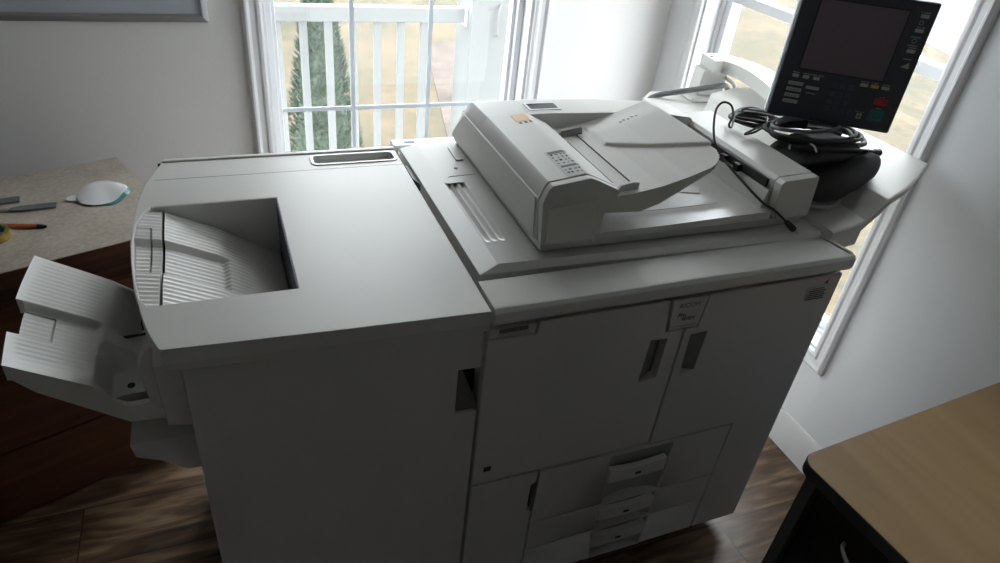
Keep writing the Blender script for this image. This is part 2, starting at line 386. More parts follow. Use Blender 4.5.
def conifer(cx, cy, zb, zt, r, seed):
    rnd = random.Random(seed)
    root = thing('conifer', 'narrow dark green conifer standing on the lawn beyond the railing', 'tree', (cx, cy, zb))
    MB().tube([(cx, cy, zb), (cx, cy, zb + .6), (cx, cy, zt - .4)], [.07, .05, .015], 10).build('trunk', BARK, root)
    m = MB(); Hh = zt - zb - .15
    # a dense cone core plus thousands of small upward-swept sprays
    loops = []
    for k in range(15):
        t = k / 14; rr = r * (1 - t) ** .8 * .8 + .012
        loops.append([(cx + rr * math.cos(a * .4488) * (1 + .12 * rnd.uniform(-1, 1)), cy + rr * math.sin(a * .4488) * (1 + .12 * rnd.uniform(-1, 1)), zb + .15 + t * Hh) for a in range(14)])
    m.loft(loops)
    for k in range(11000):
        t = rnd.random() ** 1.25; rr = r * (1 - t) ** .8 * rnd.uniform(.78, 1.12) + .01; a = rnd.uniform(0, 6.2832)
        c = Vector((cx + rr * math.cos(a), cy + rr * math.sin(a), zb + .15 + t * Hh))
        out = Vector((math.cos(a), math.sin(a), rnd.uniform(.6, 1.7))).normalized(); sd = Vector((-math.sin(a), math.cos(a), rnd.uniform(-.4, .4))).normalized()
        l = rnd.uniform(.022, .055); w = l * .30; nn = out.cross(sd) * w * .4
        m.add([c - out * l * .4, c + sd * w, c - sd * w, c + out * l, c + nn], [(0, 1, 4), (0, 4, 2), (1, 3, 4), (4, 3, 2), (0, 2, 3, 1)])
    m.build('foliage', FOLIAGE, root, smooth=False)
    return root
conifer(.42, 4.9, -2.5, .72, .52, 3)
# low white porch roof below the right window
MB_ = MB().box(1.75, 3.3, -.9, .66, -.28, -.2)
pr = tag(MB_.build('porch_roof', ROOFM, bevel=.01), 'pale flat porch roof seen low through the right window', 'roof')
for x, y in ((1.9, -.75), (3.15, -.75), (1.9, .5), (3.15, .5)):
    p = MB().box(x - .05, x + .05, y - .05, y + .05, -2.5, -.28).build('post', RAILM, pr, off=(0, 0, 0))

# ================================================================== finisher
ft = thing('finisher', 'large pale grey paper finisher with ribbed trays, docked left of the copier', 'finisher', (-.26, .35, 0))
body = [(-.508, .045), (-.006, .045), (-.006, .708), (-.05, .708), (-.05, .820), (-.006, .820), (-.006, .9148), (-.508, .9148)]
m = MB().prism(body, 'y', .012, .045); m.v = [(x, y + .026 * max(0, -x) / .53, z) for x, y, z in m.v]; m.build('front_panel', PLASTIC_D, ft, bevel=.004)
MB().box(-.505, -.008, .055, .66, .045, .78).build('cabinet_body', PLASTIC_D, ft, bevel=.003)
MB().add([(-.05, .014, .71), (-.05, .045, .71), (-.05, .045, .82), (-.05, .014, .82), (-.008, .044, .708), (-.008, .044, .76), (-.03, .044, .82)], [(0, 1, 2, 3), (1, 4, 5, 6, 2)])
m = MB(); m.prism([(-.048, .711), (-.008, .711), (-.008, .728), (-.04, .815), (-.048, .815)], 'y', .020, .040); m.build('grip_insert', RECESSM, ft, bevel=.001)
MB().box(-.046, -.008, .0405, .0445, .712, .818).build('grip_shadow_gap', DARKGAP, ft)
for x, y in ((-.45, .08), (-.06, .08), (-.45, .6), (-.06, .6)):
    MB().cyl((x - .012, y, .024), .024, .024, 'x', 16).build('caster', BLACKP, ft)
# top cover with curved left edge, tray recess and document slot
left = [(-.524, .0262), (-.5295, .029), (-.533, .036), (-.5455, .072), (-.558, .125), (-.571, .20), (-.579, .28), (-.5835, .35), (-.5835, .42), (-.580, .48), (-.574, .545), (-.567, .59), (-.556, .635), (-.545, .672), (-.537, .70)]
outline = [(-.004, .0), (-.26, .0115)] + left + [(-.004, .70)]
inner_left = [(-.548, .1445), (-.562, .17), (-.5705, .23), (-.577, .30), (-.579, .37), (-.576, .43), (-.566, .470), (-.553, .492)]
hole = [(-.311, .144)] + inner_left + [(-.311, .492)]
slot = rect(-.212, -.012, .636, .690)
MB().prism(outline, 'z', .930, .960, [hole, rrect(-.213, -.014, .637, .688, .012)]).build('top_cover', PLASTIC, ft, bevel=.004, seg=3)
MB().prism([(x + .0015 if x < -.3 else x, y + .0015 if y < .1 else y - .002) for x, y in outline], 'z', .9150, .9298, [[(x, y) for x, y in hole], slot]).build('cover_skirt', PLASTIC_D, ft, bevel=.002)
MB().prism(rrect(-.216, -.011, .634, .691, .014), 'z', .9295, .9625, [rrect(-.209, -.018, .641, .684, .009)]).build('slot_rim', PLASTIC_G, ft, bevel=.001)
MB().box(-.209, -.018, .641, .684, .925, .931).build('slot_floor', RECESSM, ft)
MB().prism([(-.537, .702), (-.004, .702), (-.004, .716), (-.53, .716)], 'z', .900, .9635).build('back_lip', PLASTIC, ft, bevel=.002)
MB().box(-.545, -.006, .6995, .7025, .90, .958).build('back_seam', DARKGAP, ft)
MB().box(-.548, -.006, .6125, .6140, .9597, .9603).build('cover_seam', GREYP, ft)
# recess liner
MB().box(-.553, -.3122, .4900, .4916, .76, .9590).build('recess_back_wall', PLASTIC, ft)
MB().box(-.3135, -.3115, .146, .4898, .76, .9588).build('recess_right_wall', NAVY, ft)
def rib(y, amp=.0016, per=.0128):
    t = (y / per) % 1.0; return amp * (1 - abs(2 * t - 1)) * 1.6 - amp * .5
def tray_z(x, y):
    z = .957 - .0 if x < -.553 else interp([(-.585, .962), (-.531, .953), (-.44, .9075), (-.39, .872), (-.34, .840), (-.30, .815)], x)
    z = interp([(-.585, .958), (-.531, .9475), (-.44, .902), (-.39, .8685), (-.34, .836), (-.30, .812)], x)
    mid = ss(.260, .268, y) * (1 - ss(.371, .379, y)) * (1 - ss(-.435, -.418, x))
    end = ss(-.395, -.375, x)
    z -= .014 * mid
    return z + rib(y) * (1 - end)
ys = lin(.146, .4896, 250)
def in_left(x, y):
    xl = interp([(b, a) for a, b in inner_left], y); return x > xl + .001
MB().height(lin(-.529, -.3140, 48), ys, tray_z, lambda x, y: tray_z(x, .30) - .022).build('stack_tray', RIBBED, ft, ang=60)
def flapcut(x, y): return not (-.5530 < x < -.5500 and .270 < y < .418) and not (-.5500 > x and .415 < y < .419)
def xl_(y): return interp([(b, a) for a, b in inner_left], y) + .0008
fl = MB().height(lin(0, 1, 50), ys, lambda u, y: tray_z(xl_(y) + u * (-.534 - xl_(y)), y), lambda x, y: .925, keep=lambda u, y: flapcut(xl_(y) + u * (-.534 - xl_(y)), y))
fl.v = [(xl_(y) + u * (-.534 - xl_(y)), y, z) for u, y, z in fl.v]
fl.build('tray_edge_flap', RIBBED, ft, ang=60)
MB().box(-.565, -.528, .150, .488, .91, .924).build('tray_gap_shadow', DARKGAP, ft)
# left side column, guide, lower box
MB().prism([(-.545, .785), (-.507, .775), (-.507, .9148), (-.548, .9148)], 'y', .0465, .60).build('side_column', PLASTIC_D, ft, bevel=.003)
MB().prism([(-.6, .697), (-.53, .697), (-.512, .697), (-.512, .609), (-.538, .609), (-.579, .645), (-.617, .665), (-.621, .697)], 'y', .105, .50).build('booklet_tray_housing', PLASTIC_D, ft, bevel=.003)
MB().prism([(-.578, .868), (-.565, .90), (-.547, .915), (-.547, .775), (-.562, .775), (-.572, .80)], 'y', .10, .13).build('tray_guide', PLASTIC_D, ft, bevel=.003)
# lower output tray
def outer_x(y): return -.757 - .011 * math.sin(math.pi * max(0, min(1, (y - .10) / .36)))
def low_z(x, y):
    z = interp([(-.80, .921), (-.76, .897), (-.65, .830), (-.635, .818), (-.60, .79), (-.53, .785)], x)
    mid = ss(.205, .212, y) * (1 - ss(.292, .300, y)) * (1 - ss(-.665, -.645, x))
    z -= .017 * mid
    z += rib(y, .0009, .0118) * (1 - ss(-.668, -.655, x)) * ss(outer_x(y) + .001, outer_x(y) + .012, x)
    z += 0
    # basin next to the finisher
    bas = ss(-.656, -.640, x) * ss(.126, .140, y) * (1 - ss(.215, .250, y))
    zr = interp([(-.80, .921), (-.76, .897), (-.66, .836), (-.645, .818), (-.633, .795), (-.614, .779), (-.59, .777), (-.56, .784), (-.53, .79)], x)
    fr = 1 - ss(.135, .16, y); z = z * (1 - fr) + min(z, zr) * fr
    z = z * (1 - bas) + (.770) * bas
    # rear wing curls down towards the finisher
    wing = ss(-.648, -.60, x) * ss(.275, .30, y) * (1 - ss(.425, .436, y))
    z -= .045 * wing
    return z
def low_b(x, y):
    f = interp([(-.80, .875), (-.766, .872), (-.740, .840), (-.616, .742), (-.55, .735)], x)
    return f
lt = MB().height(lin(-.772, -.536, 100), lin(.118, .44, 230), low_z, low_b,
            keep=lambda x, y: not (x < -.763 and .205 < y < .30)
            and not ((-.722 < x < -.7195) and .215 < y < .288)
            and not ((x < -.72) and .2865 < y < .289) and not ((x + .600) ** 2 / .040 ** 2 + (y - .148) ** 2 / .011 ** 2 < 1))
lt.v = [(x + (outer_x(y) + .772) * (-.536 - x) / .236, y, z) for x, y, z in lt.v]
lt.build('lower_tray', RIBBED, ft, ang=60)
MB().cyl((-.608, .180, .7675), .0065, .004, 'z', 18).build('tray_hole', DARKGAP, ft)
MB().tube([(-.62, .285, .80), (-.585, .285, .802), (-.55, .285, .815)], .003, 8).build('sensor_arm', BLACKP, ft)
MB().tube([(-.575, .35, .815), (-.565, .35, .82), (-.55, .35, .825)], .004, 8).build('sensor_arm', BLACKP, ft)

# ================================================================== copier
cp = thing('copier', 'large pale grey office copier with document feeder, doors and three paper drawers', 'copier', (.42, .4, 0))
MB().box(.004, .849, .040, .70, .055, .9195).build('body', PLASTIC_D, cp, bevel=.004)
MB().box(.06, .80, .10, .64, .02, .055).build('plinth', BLACKP, cp)
for x, y in ((.1, .12), (.75, .12), (.1, .6), (.75, .6)):
    MB().cyl((x - .015, y, .025), .025, .03, 'x', 16).build('caster', BLACKP, cp)
FY = .012
ld = [(.0, .482), (.4470, .482), (.4470, .8255), (.4010, .8255), (.3915, .909), (.1015, .909), (.099, .880), (.0, .884)]
hl = [(.366, .694), (.410, .700), (.411, .806), (.370, .810)]
d1 = MB().prism(ld, 'y', FY, .036, [hl]).build('left_door', PLASTIC_D, cp, bevel=.0025)
rd = [(.4520, .477), (.6985, .477), (.6985, .062), (.849, .062), (.849, .909), (.488, .909), (.4815, .8255), (.4520, .8255)]
hr = [(.474, .694), (.511, .698), (.512, .808), (.470, .806)]
d2 = MB().prism(rd, 'y', FY, .036, [hr]).build('right_door', PLASTIC_D, cp, bevel=.0025)
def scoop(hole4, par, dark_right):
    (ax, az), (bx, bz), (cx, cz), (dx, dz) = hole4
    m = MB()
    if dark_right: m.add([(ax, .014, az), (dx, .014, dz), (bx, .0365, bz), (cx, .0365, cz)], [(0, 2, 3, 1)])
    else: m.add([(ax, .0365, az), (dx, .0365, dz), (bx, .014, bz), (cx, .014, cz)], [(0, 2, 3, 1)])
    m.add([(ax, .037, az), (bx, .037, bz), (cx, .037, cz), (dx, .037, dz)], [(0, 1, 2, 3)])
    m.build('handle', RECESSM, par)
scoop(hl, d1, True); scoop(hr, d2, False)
MB().box(.002, .848, .0365, .0398, .06, .9195).build('door_gap_shadow', DARKGAP, cp)
pl_ = MB().prism([(.4055, .8305), (.477, .8305), (.4835, .909), (.3965, .909)], 'y', .0095, .036).build('name_plate', PLASTIC_D, cp, bevel=.002)
front_text('RICOH', .0165, INKG, pl_, .440, .0090, .892)
front_text('Pro', .0145, INKK, pl_, .426, .0090, .868, shear=.3)
front_text('907EX', .0125, INKK, pl_, .444, .0090, .857, shear=.3)
MB().box(.412, .472, .0088, .0094, .839, .8402).build('plate_line', GREYP, pl_)
wn_ = MB().prism([(.0, .8925), (.003, .889), (.0935, .887), (.0955, .9095), (.0, .9095)], 'y', .010, .036, [rect(.020, .080, .892, .9065)]).build('counter_window', PLASTIC_D, cp, bevel=.0015)
MB().box(.02, .08, .016, .020, .8925, .9125).build('window_glass', RECESSM, wn_)
MB().box(.024, .040, .0105, .011, .528 - .008, .528 + .006).build('small_badge', BLACKP, cp)
# lower left panel with latch slot
MB().prism([(.0, .062), (.161, .062), (.161, .335), (.148, .345), (.148, .432), (.161, .442), (.161, .477), (.0, .477)], 'y', FY, .036).build('lower_left_panel', PLASTIC_D, cp, bevel=.0025)
# drawers
def drawer(z0, z1, hz0, hz1, a, b, bars):
    out = rect(.1655, .6945, z0, z1); h = [(.362, hz0), (.527, hz0), (.524, hz1), (.350, hz1)]
    touch_bottom = hz0 <= z0; 
    if touch_bottom: out = [(.1655, z0), (.370, z0), (.350, hz1), (.524, hz1), (.522, z0), (.6945, z0), (.6945, z1), (.1655, z1)]; hs = []
    else: hs = [h]
    A = [(.1655, z0), (.370 if touch_bottom else .362, hz0), (.350, hz1), (.524, hz1), (.522 if touch_bottom else .527, hz0), (.6945, z0), (.6945, z1), (.1655, z1)]
    dm = MB(); vs = [(x, FY, z) for x, z in A] + [(x, .036, z) for x, z in A]
    q = [(0, 1, 2, 7), (2, 3, 6, 7), (3, 4, 5, 6)] + ([] if touch_bottom else [(0, 5, 4, 1)])
    fs = q + [tuple(i + 8 for i in reversed(t)) for t in q]
    rim = [(0, 1), (1, 2), (2, 3), (3, 4), (4, 5), (5, 6), (6, 7), (7, 0)] if touch_bottom else [(1, 2), (2, 3), (3, 4), (4, 1), (5, 6), (6, 7), (7, 0), (0, 5)]
    dm.add(vs, fs + [(a_, b_, b_ + 8, a_ + 8) for a_, b_ in rim])
    d = dm.build('paper_drawer', PLASTIC_D, cp, bevel=.0022)
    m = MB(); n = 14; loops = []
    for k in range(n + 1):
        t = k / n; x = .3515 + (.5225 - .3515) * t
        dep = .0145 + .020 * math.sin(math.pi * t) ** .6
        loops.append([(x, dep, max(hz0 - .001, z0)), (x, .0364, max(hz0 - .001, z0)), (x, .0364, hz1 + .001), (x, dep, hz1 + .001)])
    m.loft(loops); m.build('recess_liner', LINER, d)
    m = MB(); loops = []
    for k in range(n + 1):
        t = k / n; x = .354 + (.514 - .354) * t; bow = .003 * math.sin(math.pi * t); dip = .003 * math.sin(math.pi * t)
        loops.append([(x, .004 - bow, a + dip * .3), (x, .020 - bow, a + dip * .3), (x, .020 - bow, b - dip), (x, .004 - bow, b - dip)])
    m.loft(loops); hb = m.build('drawer_handle', PLASTIC, d, bevel=.0015)
    MB().box(.424, .440, -.0022, -.0010, (a + b) / 2 - .004, (a + b) / 2 + .003).build('size_mark', INKK, hb)
drawer(.2890, .4735, .293, .462, .376, .420, 1)
drawer(.1860, .2845, .1890, .2805, .232, .272, 1)
drawer(.062, .1810, .062, .1780, .121, .168, 1)
MB().box(.3505, .5235, .0125, .0362, .0585, .0618).build('drawer_sill', PLASTIC_D, cp)
# small stickers at top right of the right door
st = MB().prism([(.760, .852), (.760, .882), (.822, .886), (.822, .850)], 'y', .0112, .0118).build('warning_sticker', PALELABEL, cp)
st['label'] = 'clear sticker with red heading and black lines'
for k, (w, mt) in enumerate(((.036, INKR), (.050, INKK), (.044, INKK), (.052, INKK), (.046, INKK), (.054, INKK))):
    MB().box(.791 - w / 2, .791 + w / 2, .0106, .0111, .8755 - k * .0056, .8775 - k * .0056).build('printed_line', mt, st)
rs = MB().add([(.803, .0112, .889), (.815, .0112, .886), (.812, .0112, .893), (.816, .0112, .898), (.808, .0112, .896)], [(0, 1, 2, 3, 4)])
rs.add([(.803, .0118, .889), (.815, .0118, .886), (.812, .0118, .893), (.816, .0118, .898), (.808, .0118, .896)], [(0, 1, 2, 3, 4)])
rs.build('red_sticker', INKR, cp, smooth=False)
# front ledge
m = MB(); prof = [(.006, .9215), (.0, .930), (.0, .951), (.006, .959), (.012, .960), (.094, .960), (.094, .9215)]
m.prism(prof, 'x', .003, .855); m.build('front_ledge', PLASTIC, cp, bevel=.002)
MB().prism([(.843, .012), (.852, .012), (.838, .098), (.829, .098)], 'z', .9605, .9635).build('ledge_lip', PLASTIC_D, cp, bevel=.001)
MB().box(.70, .829, .097, .0988, .960, .9620).build('ledge_back_lip', PLASTIC, cp)
# scanner frame: sloped chamfer on left and front
base_o = [(.006, .080), (.835, .080), (.835, .705), (.006, .705)]
LS = [(.014, .112, .960), (.8385, .090, .960), (.8385, .705, .960), (.010, .705, .960)]
T_ = [(.055, .127, .9705), (.8370, .099, .9705), (.8370, .702, .9705), (.053, .702, .9705)]
m = MB(); lo = [(x, y, .9602) for x, y, z in LS]
pen = rect(.058, .105, .207, .474)
m.loft([[(x, y, .9215) for x, y, z in LS], lo, [(x, y, z) for x, y, z in T_]], caps=False)
flat = [[Vector((x, y, 0)) for x, y, z in T_], [Vector((x, y, 0)) for x, y in pen]]
tp = [(x, y, .9705) for x, y, z in T_] + [(x, y, .9705) for x, y in pen]
m.add(tp, [t for t in geometry.tessellate_polygon(flat) if len(set(t)) == 3])
m.build('scanner_frame', PLASTIC, cp, bevel=.0015)
def rib3(x, y):
    t = (x - .058) / .047
    w = .5 - .5 * math.cos(2 * math.pi * ((t * 3) % 1.0)); return .9703 - .009 * (w ** .7) * ss(.207, .214, y)
MB().height(lin(.0575, .1055, 46), lin(.2065, .4745, 14), rib3, .955).build('pen_tray', PLASTIC_G, cp, ang=80)
MB().tube([(.013, .478, .9604), (.079, .506, .9709), (.144, .510, .9709)], .0007, 6).build('corner_seam', GREYP, cp)
MB().cyl((.108, .548, .9705), .005, .0012, 'z', 14).build('screw', GREYP, cp)
MB().prism([(.122, .588), (.140, .588), (.142, .665), (.124, .665)], 'z', .9705, .9745).build('corner_cap', PLASTIC, cp, bevel=.001)
MB().prism([(.002, .55), (.014, .50), (.014, .60), (.006, .62), (.002, .62)], 'z', .935, .952).build('hinge_block', BLACKP, cp)
# rear cover with perforations and blue label
MB().box(.012, .838, .7055, .748, .80, .938).build('rear_channel', PLASTIC_D, cp, bevel=.002)
rc = MB().box(.006, .840, .7485, .792, .60, .948).build('rear_cover', WHITEP, cp, bevel=.004)  # white material carries the strong window light on this rear edge
MB().box(.038, .066, .762, .774, .9481, .9486).build('blue_label', INKBLUE, rc)
m = MB()
for k in range(16): m.box(.072 + .011 * k, .0755 + .011 * k, .764, .770, .9481, .9485)
m.build('vent_dots', GREYP, rc)

# ---- document feeder
fd = MB()
# platen cover slab (concave output area)
def slab_z(x, y):
    z = 1.012 + .004 * ss(.40, .66, x)
    dip = ss(.30, .36, x) * (1 - ss(.645, .665, x)) * ss(.165, .21, y)
    z -= .010 * dip
    z += .012 * ss(.60, .66, x) * dip
    return z
slab = MB().height(lin(.262, .702, 66), lin(.1305, .50, 40), slab_z, lambda x, y: .9988).build('platen_cover', PLASTIC_G, cp, ang=40, bevel=0)
MB().loft([[(.152, .1475, .9725), (.802, .1400, .9725), (.802, .696, .9725), (.156, .696, .9725)], [(.142, .132, .9986), (.808, .1295, .9986), (.808, .69, .9986), (.142, .69, .9986)]]).build('platen_cover_base', PLASTIC, cp, bevel=.0012)
MB().box(.16, .795, .154, .685, .9706, .9724).build('platen_gap', DARKGAP, cp)
# left housing
prof = [(.142, .9988), (.1335, 1.090), (.143, 1.117), (.150, 1.1245), (.218, 1.1335), (.228, 1.1345), (.246, 1.128), (.296, 1.104), (.298, 1.098), (.272, 1.052), (.268, 1.0125), (.268, .9988)]
MB().prism(prof, 'y', .150, .478).build('feeder_cover', PLASTIC, cp, bevel=.0014)
# front end cap of the housing
MB().prism([(a + .0008 if a < .2 else a, b - .0012) for a, b in prof], 'y', .132, .1488).build('feeder_end_cap', PLASTIC, cp, bevel=.0014)
MB().prism([(.150, 1.004), (.246, 1.004), (.249, 1.088), (.147, 1.079)], 'y', .1295, .1325).build('jam_lever_cover', PLASTIC, cp, bevel=.0015)
MB().prism([(.1395, 1.0), (.1325, 1.088), (.1315, 1.088), (.1385, 1.0)], 'y', .16, .47).build('side_strip', PLASTIC, cp)
m = MB(); m.tube([(.1325, .151, 1.0905), (.1325, .60, 1.0905)], .0016, 8); m.build('edge_bead', WHITEP, cp)
# rear housing, lofted from front section to slanted back
def sect(y, s, dz):
    return [(.142, y, .9988), (.135 + s, y, 1.09 - dz), (.150 + s, y, 1.1235 - dz), (.30, y, 1.126 - dz), (.48, y, 1.121 - dz), (.62, y, 1.112 - dz), (.70, y, 1.100 - dz), (.718, y, 1.085 - dz), (.72, y, .9988)]
m = MB(); m.loft([sect(.4795, 0, 0), sect(.575, .0, .002), sect(.605, .004, .012), sect(.655, .006, .055), sect(.685, .004, .09)]); m.build('feeder_rear_housing', PLASTIC, cp, bevel=.002)
w = MB().prism(rrect(.262, .345, .502, .548, .004), 'z', 1.1235, 1.1268, [rect(.268, .339, .508, .542)]).build('status_window', WHITEP, cp)
MB().box(.268, .339, .508, .542, 1.1240, 1.1262).build('status_lens', LCD, w)
# input tray
def tray_top(x, y):
    z = interp([(.27, 1.085), (.34, 1.090), (.40, 1.100), (.46, 1.116), (.50, 1.130), (.55, 1.148)], x)
    z -= .004 * ss(.318, .312, x) * 0
    z += .006 * ss(-.004, .002, y - (.348 - (x - .389) * .85)) * ss(.380, .388, x) * (1 - ss(.40, .47, y))
    return z
def tray_bot(x, y):
    return interp([(.27, 1.052), (.36, 1.047), (.40, 1.060), (.45, 1.088), (.53, 1.135), (.55, 1.142)], x)
def tray_keep(x, y):
    if y < .21 and x > .40:
        xr = .535 + .02 * ss(.14, .2, y)
        if (x > .505) and ((x - .505) ** 2 / .045 ** 2 + (y - .205) ** 2 / .066 ** 2 > 1): return False
    return x < .552
MB().height(lin(.274, .555, 100), lin(.138, .4785, 120), tray_top, tray_bot, keep=tray_keep).build('document_tray', PLASTIC, cp, ang=40)
MB().prism([(.30, 1.088), (.352, 1.092), (.352, 1.106), (.340, 1.108), (.312, 1.103)], 'y', .150, .158).build('paper_guide', PLASTIC, cp, bevel=.001)
MB().prism([(.302, 1.088), (.366, 1.095), (.362, 1.111), (.312, 1.104)], 'y', .425, .433).build('paper_guide', GREYP, cp, bevel=.001)
m = MB(); m.box(.312, .316, .19, .40, 1.0865, 1.0895); m.build('guide_slot', DARKGAP, cp)
m = MB(); m.box(.350, .353, .165, .43, 1.0905, 1.0928); m.build('guide_slot', DARKGAP, cp)
# feed inlet shadow under the cover edge
MB().box(.2712, .2735, .16, .47, 1.055, 1.088).build('feed_inlet', DARKGAP, cp)
m = MB(); m.tube([(.40, .212, slab_z(.40, .212)), (.50, .208, slab_z(.50, .208)), (.60, .206, slab_z(.60, .206)), (.685, .205, slab_z(.685, .205))], .0007, 6); m.build('cover_seam', GREYP, cp)
MB().loft([[(.44, .315, 1.0022), (.60, .250, 1.0022), (.62, .285, 1.0022)], [(.445, .315, 1.0028), (.60, .256, 1.0085), (.62, .285, 1.0085)]]).build('stop_wedge', PLASTIC_G, cp)
# right block with its dark channel
bp_ = [(.716, .9988), (.704, 1.03), (.700, 1.083), (.708, 1.091), (.800, 1.0955), (.803, 1.089), (.810, .9988)]
MB().prism(bp_, 'y', .150, .53).build('side_block', PLASTIC, cp, bevel=.0015)
MB().prism([(a, b - .0008) for a, b in bp_], 'y', .127, .1485).build('side_block_end_cap', PLASTIC, cp, bevel=.0015)
m = MB(); m.prism([(.6935, 1.060), (.6995, 1.060), (.6995, 1.079), (.6935, 1.079)], 'y', .165, .478); m.build('side_channel', BLACKP, cp)
for y in (.25, .30): MB().box(.682, .6935, y, y + .016, 1.058, 1.075).build('channel_clip', BLACKP, cp)
MB().prism([(.686, 1.0135), (.7035, 1.0135), (.7005, 1.0585), (.6925, 1.0585)], 'y', .150, .478).build('side_block_skirt', PLASTIC, cp, bevel=.001)
# labels on the feeder cover (lie on the sloped top)
def cover_z(x): return interp([(.150, 1.1245), (.218, 1.1335), (.228, 1.1345), (.246, 1.128), (.296, 1.104)], x)
def decal(name, mat, x0, x1, y0, y1, par, h=.0009, dx=0.0):
    m = MB(); n = 6; loops = []
    for k in range(n + 1):
        x = x0 + (x1 - x0) * k / n; z = cover_z(x)
        loops.append([(x, y0, z + h), (x, y1, z + h), (x, y1, z + h + .0004), (x, y0, z + h + .0004)])
    m.loft(loops); return m.build(name, mat, par, smooth=False)
il = decal('instruction_label', PALELABEL, .190, .236, .152, .262, cp, .0002)
for r_, (y0, y1) in enumerate(((.250, .260), (.190, .197))):
    decal('label_heading', INKG, .194, .232, y0, y1, il, .0007)
rndl = random.Random(5)
for r_ in range(7):
    yy = .243 - r_ * .0125 - (.004 if r_ > 3 else 0)
    if .185 < yy < .20: continue
    for c in range(4):
        xx = .195 + c * .0095 + rndl.uniform(-.001, .001); s_ = rndl.uniform(.0025, .0055)
        decal('pictogram_mark', INKG if rndl.random() < .6 else INKK, xx, xx + s_, yy, yy + rndl.uniform(.002, .006), il, .0007)
ol = decal('orange_label', ORANGEL, .196, .234, .425, .462, cp, .0003)
for k in range(3): decal('label_mark', INKG, .20 + .012 * k, .206 + .012 * k, .412, .421, cp, .0003)
for k in range(5):
    x = .455 + .010 * k
    MB().box(x, x + .007, .418 + .004 * (k % 2), .4185 + .004 * (k % 2) + .005, tray_top(x + .003, .42) + .0002, tray_top(x + .003, .42) + .0008).build('embossed_mark', GREYP, cp)

# ---- work table, arm, control panel
def wt_z(x, y):
    return interp([(.838, .982), (.90, .990), (.935, 1.000), (.985, 1.044), (1.005, 1.050), (1.19, 1.080)], x + .10 * ss(.35, .75, y) * 0)
wt_front = lambda x: interp([(.838, .070), (.93, .074), (.985, .078), (1.06, .100), (1.12, .127), (1.19, .165)], x)
xs_ = lin(.840, 1.192, 64); loops = []
m = MB(); N = 26
for x in xs_:
    yf = wt_front(x); z = wt_z(x, 0); th = .026 if x < .98 else .020
    yb = interp([(.84, .74), (.96, .74), (1.0, .78), (1.10, .78), (1.192, .70)], x)
    loops.append([(x, yf, z - th), (x, yf - .002, z - .003), (x, yf + .003, z), (x, yb, z), (x, yb, z - th)])
m.loft(loops); m.build('work_table', PLASTIC, cp, bevel=.0012, ang=30)
MB().prism([(.85, .10), (1.0, .12), (1.0, .55), (.85, .6)], 'z', .90, .955).build('table_bracket', PLASTIC_D, cp, bevel=.004)
m = MB(); m.add([(1.02, .33, wt_z(1.02, 0) + .0006), (1.19, .338, wt_z(1.19, 0) + .0006), (1.19, .341, wt_z(1.19, 0) + .0006), (1.02, .333, wt_z(1.02, 0) + .0006)], [(0, 1, 2, 3)]); m.build('table_groove', GREYP, cp)
# rear shelf carrying the arm post
MB().prism([(.84, .76), (1.15, .76), (1.165, .85), (1.11, .955), (.90, .955), (.84, .90)], 'z', .965, .998).build('arm_shelf', PLASTIC, cp, bevel=.004)
MB().prism([(.985, .84), (1.115, .82), (1.13, .91), (1.06, .945), (.99, .94)], 'z', .998, 1.012).build('arm_foot', PLASTIC, cp, bevel=.005)
m = MB(); m.loft([[(1.015, .862, 1.012), (1.100, .848, 1.012), (1.112, .915, 1.012), (1.024, .928, 1.012)], [(1.020, .862, 1.092), (1.105, .848, 1.092), (1.116, .915, 1.092), (1.030, .928, 1.092)]])
m.build('arm_post', PLASTIC, cp, bevel=.006)
def ribbon(path, wid, z0, z1, name, mat, par, bevel=.004):
    P = [Vector((p[0], p[1], 0)) for p in path]; Q = []
    for i in range(len(P) - 1):
        p0 = P[max(i - 1, 0)]; p1 = P[i]; p2 = P[i + 1]; p3 = P[min(i + 2, len(P) - 1)]
        for k in range(6):
            t = k / 6; Q.append(0.5 * ((2 * p1) + (-p0 + p2) * t + (2 * p0 - 5 * p1 + 4 * p2 - p3) * t * t + (-p0 + 3 * p1 - 3 * p2 + p3) * t ** 3))
    Q.append(P[-1]); loops = []
    for i, q in enumerate(Q):
        t = (Q[min(i + 1, len(Q) - 1)] - Q[max(i - 1, 0)]).normalized(); n = Vector((-t.y, t.x, 0)) * wid / 2; s = i / (len(Q) - 1)
        a, b = z0(s), z1(s)
        loops.append([(q.x + n.x, q.y + n.y, a), (q.x - n.x, q.y - n.y, a), (q.x - n.x, q.y - n.y, b), (q.x + n.x, q.y + n.y, b)])
    return MB().loft(loops).build(name, mat, par, bevel=bevel, ang=40)
arm = ribbon([(1.048, .893), (1.100, .880), (1.125, .815), (1.122, .730), (1.085, .600), (1.030, .480), (.985, .385)], .086, lambda s: 1.086 + .010 * s, lambda s: 1.124 + .010 * s, 'monitor_arm', PLASTIC, cp)
for x, y in ((1.06, .895), (1.12, .74)): MB().cyl((x, y, 1.1235), .005, .003, 'z', 12).build('screw_cap', GREYP, arm)
# grey cable from behind the feeder up to the arm
MB().tube([(.80, .86, .96), (.875, .90, .998), (.95, .86, 1.028), (1.03, .828, 1.050), (1.08, .822, 1.056), (1.112, .835, 1.03), (1.11, .845, 1.01)], .0085, 10, smooth=6).build('arm_cable', CABLEG, cp)
MB().tube([(1.09, .840, 1.075), (1.122, .828, 1.055), (1.118, .825, 1.02), (1.10, .83, 1.0)], .006, 10, smooth=6).build('arm_cable', CABLEL, cp)
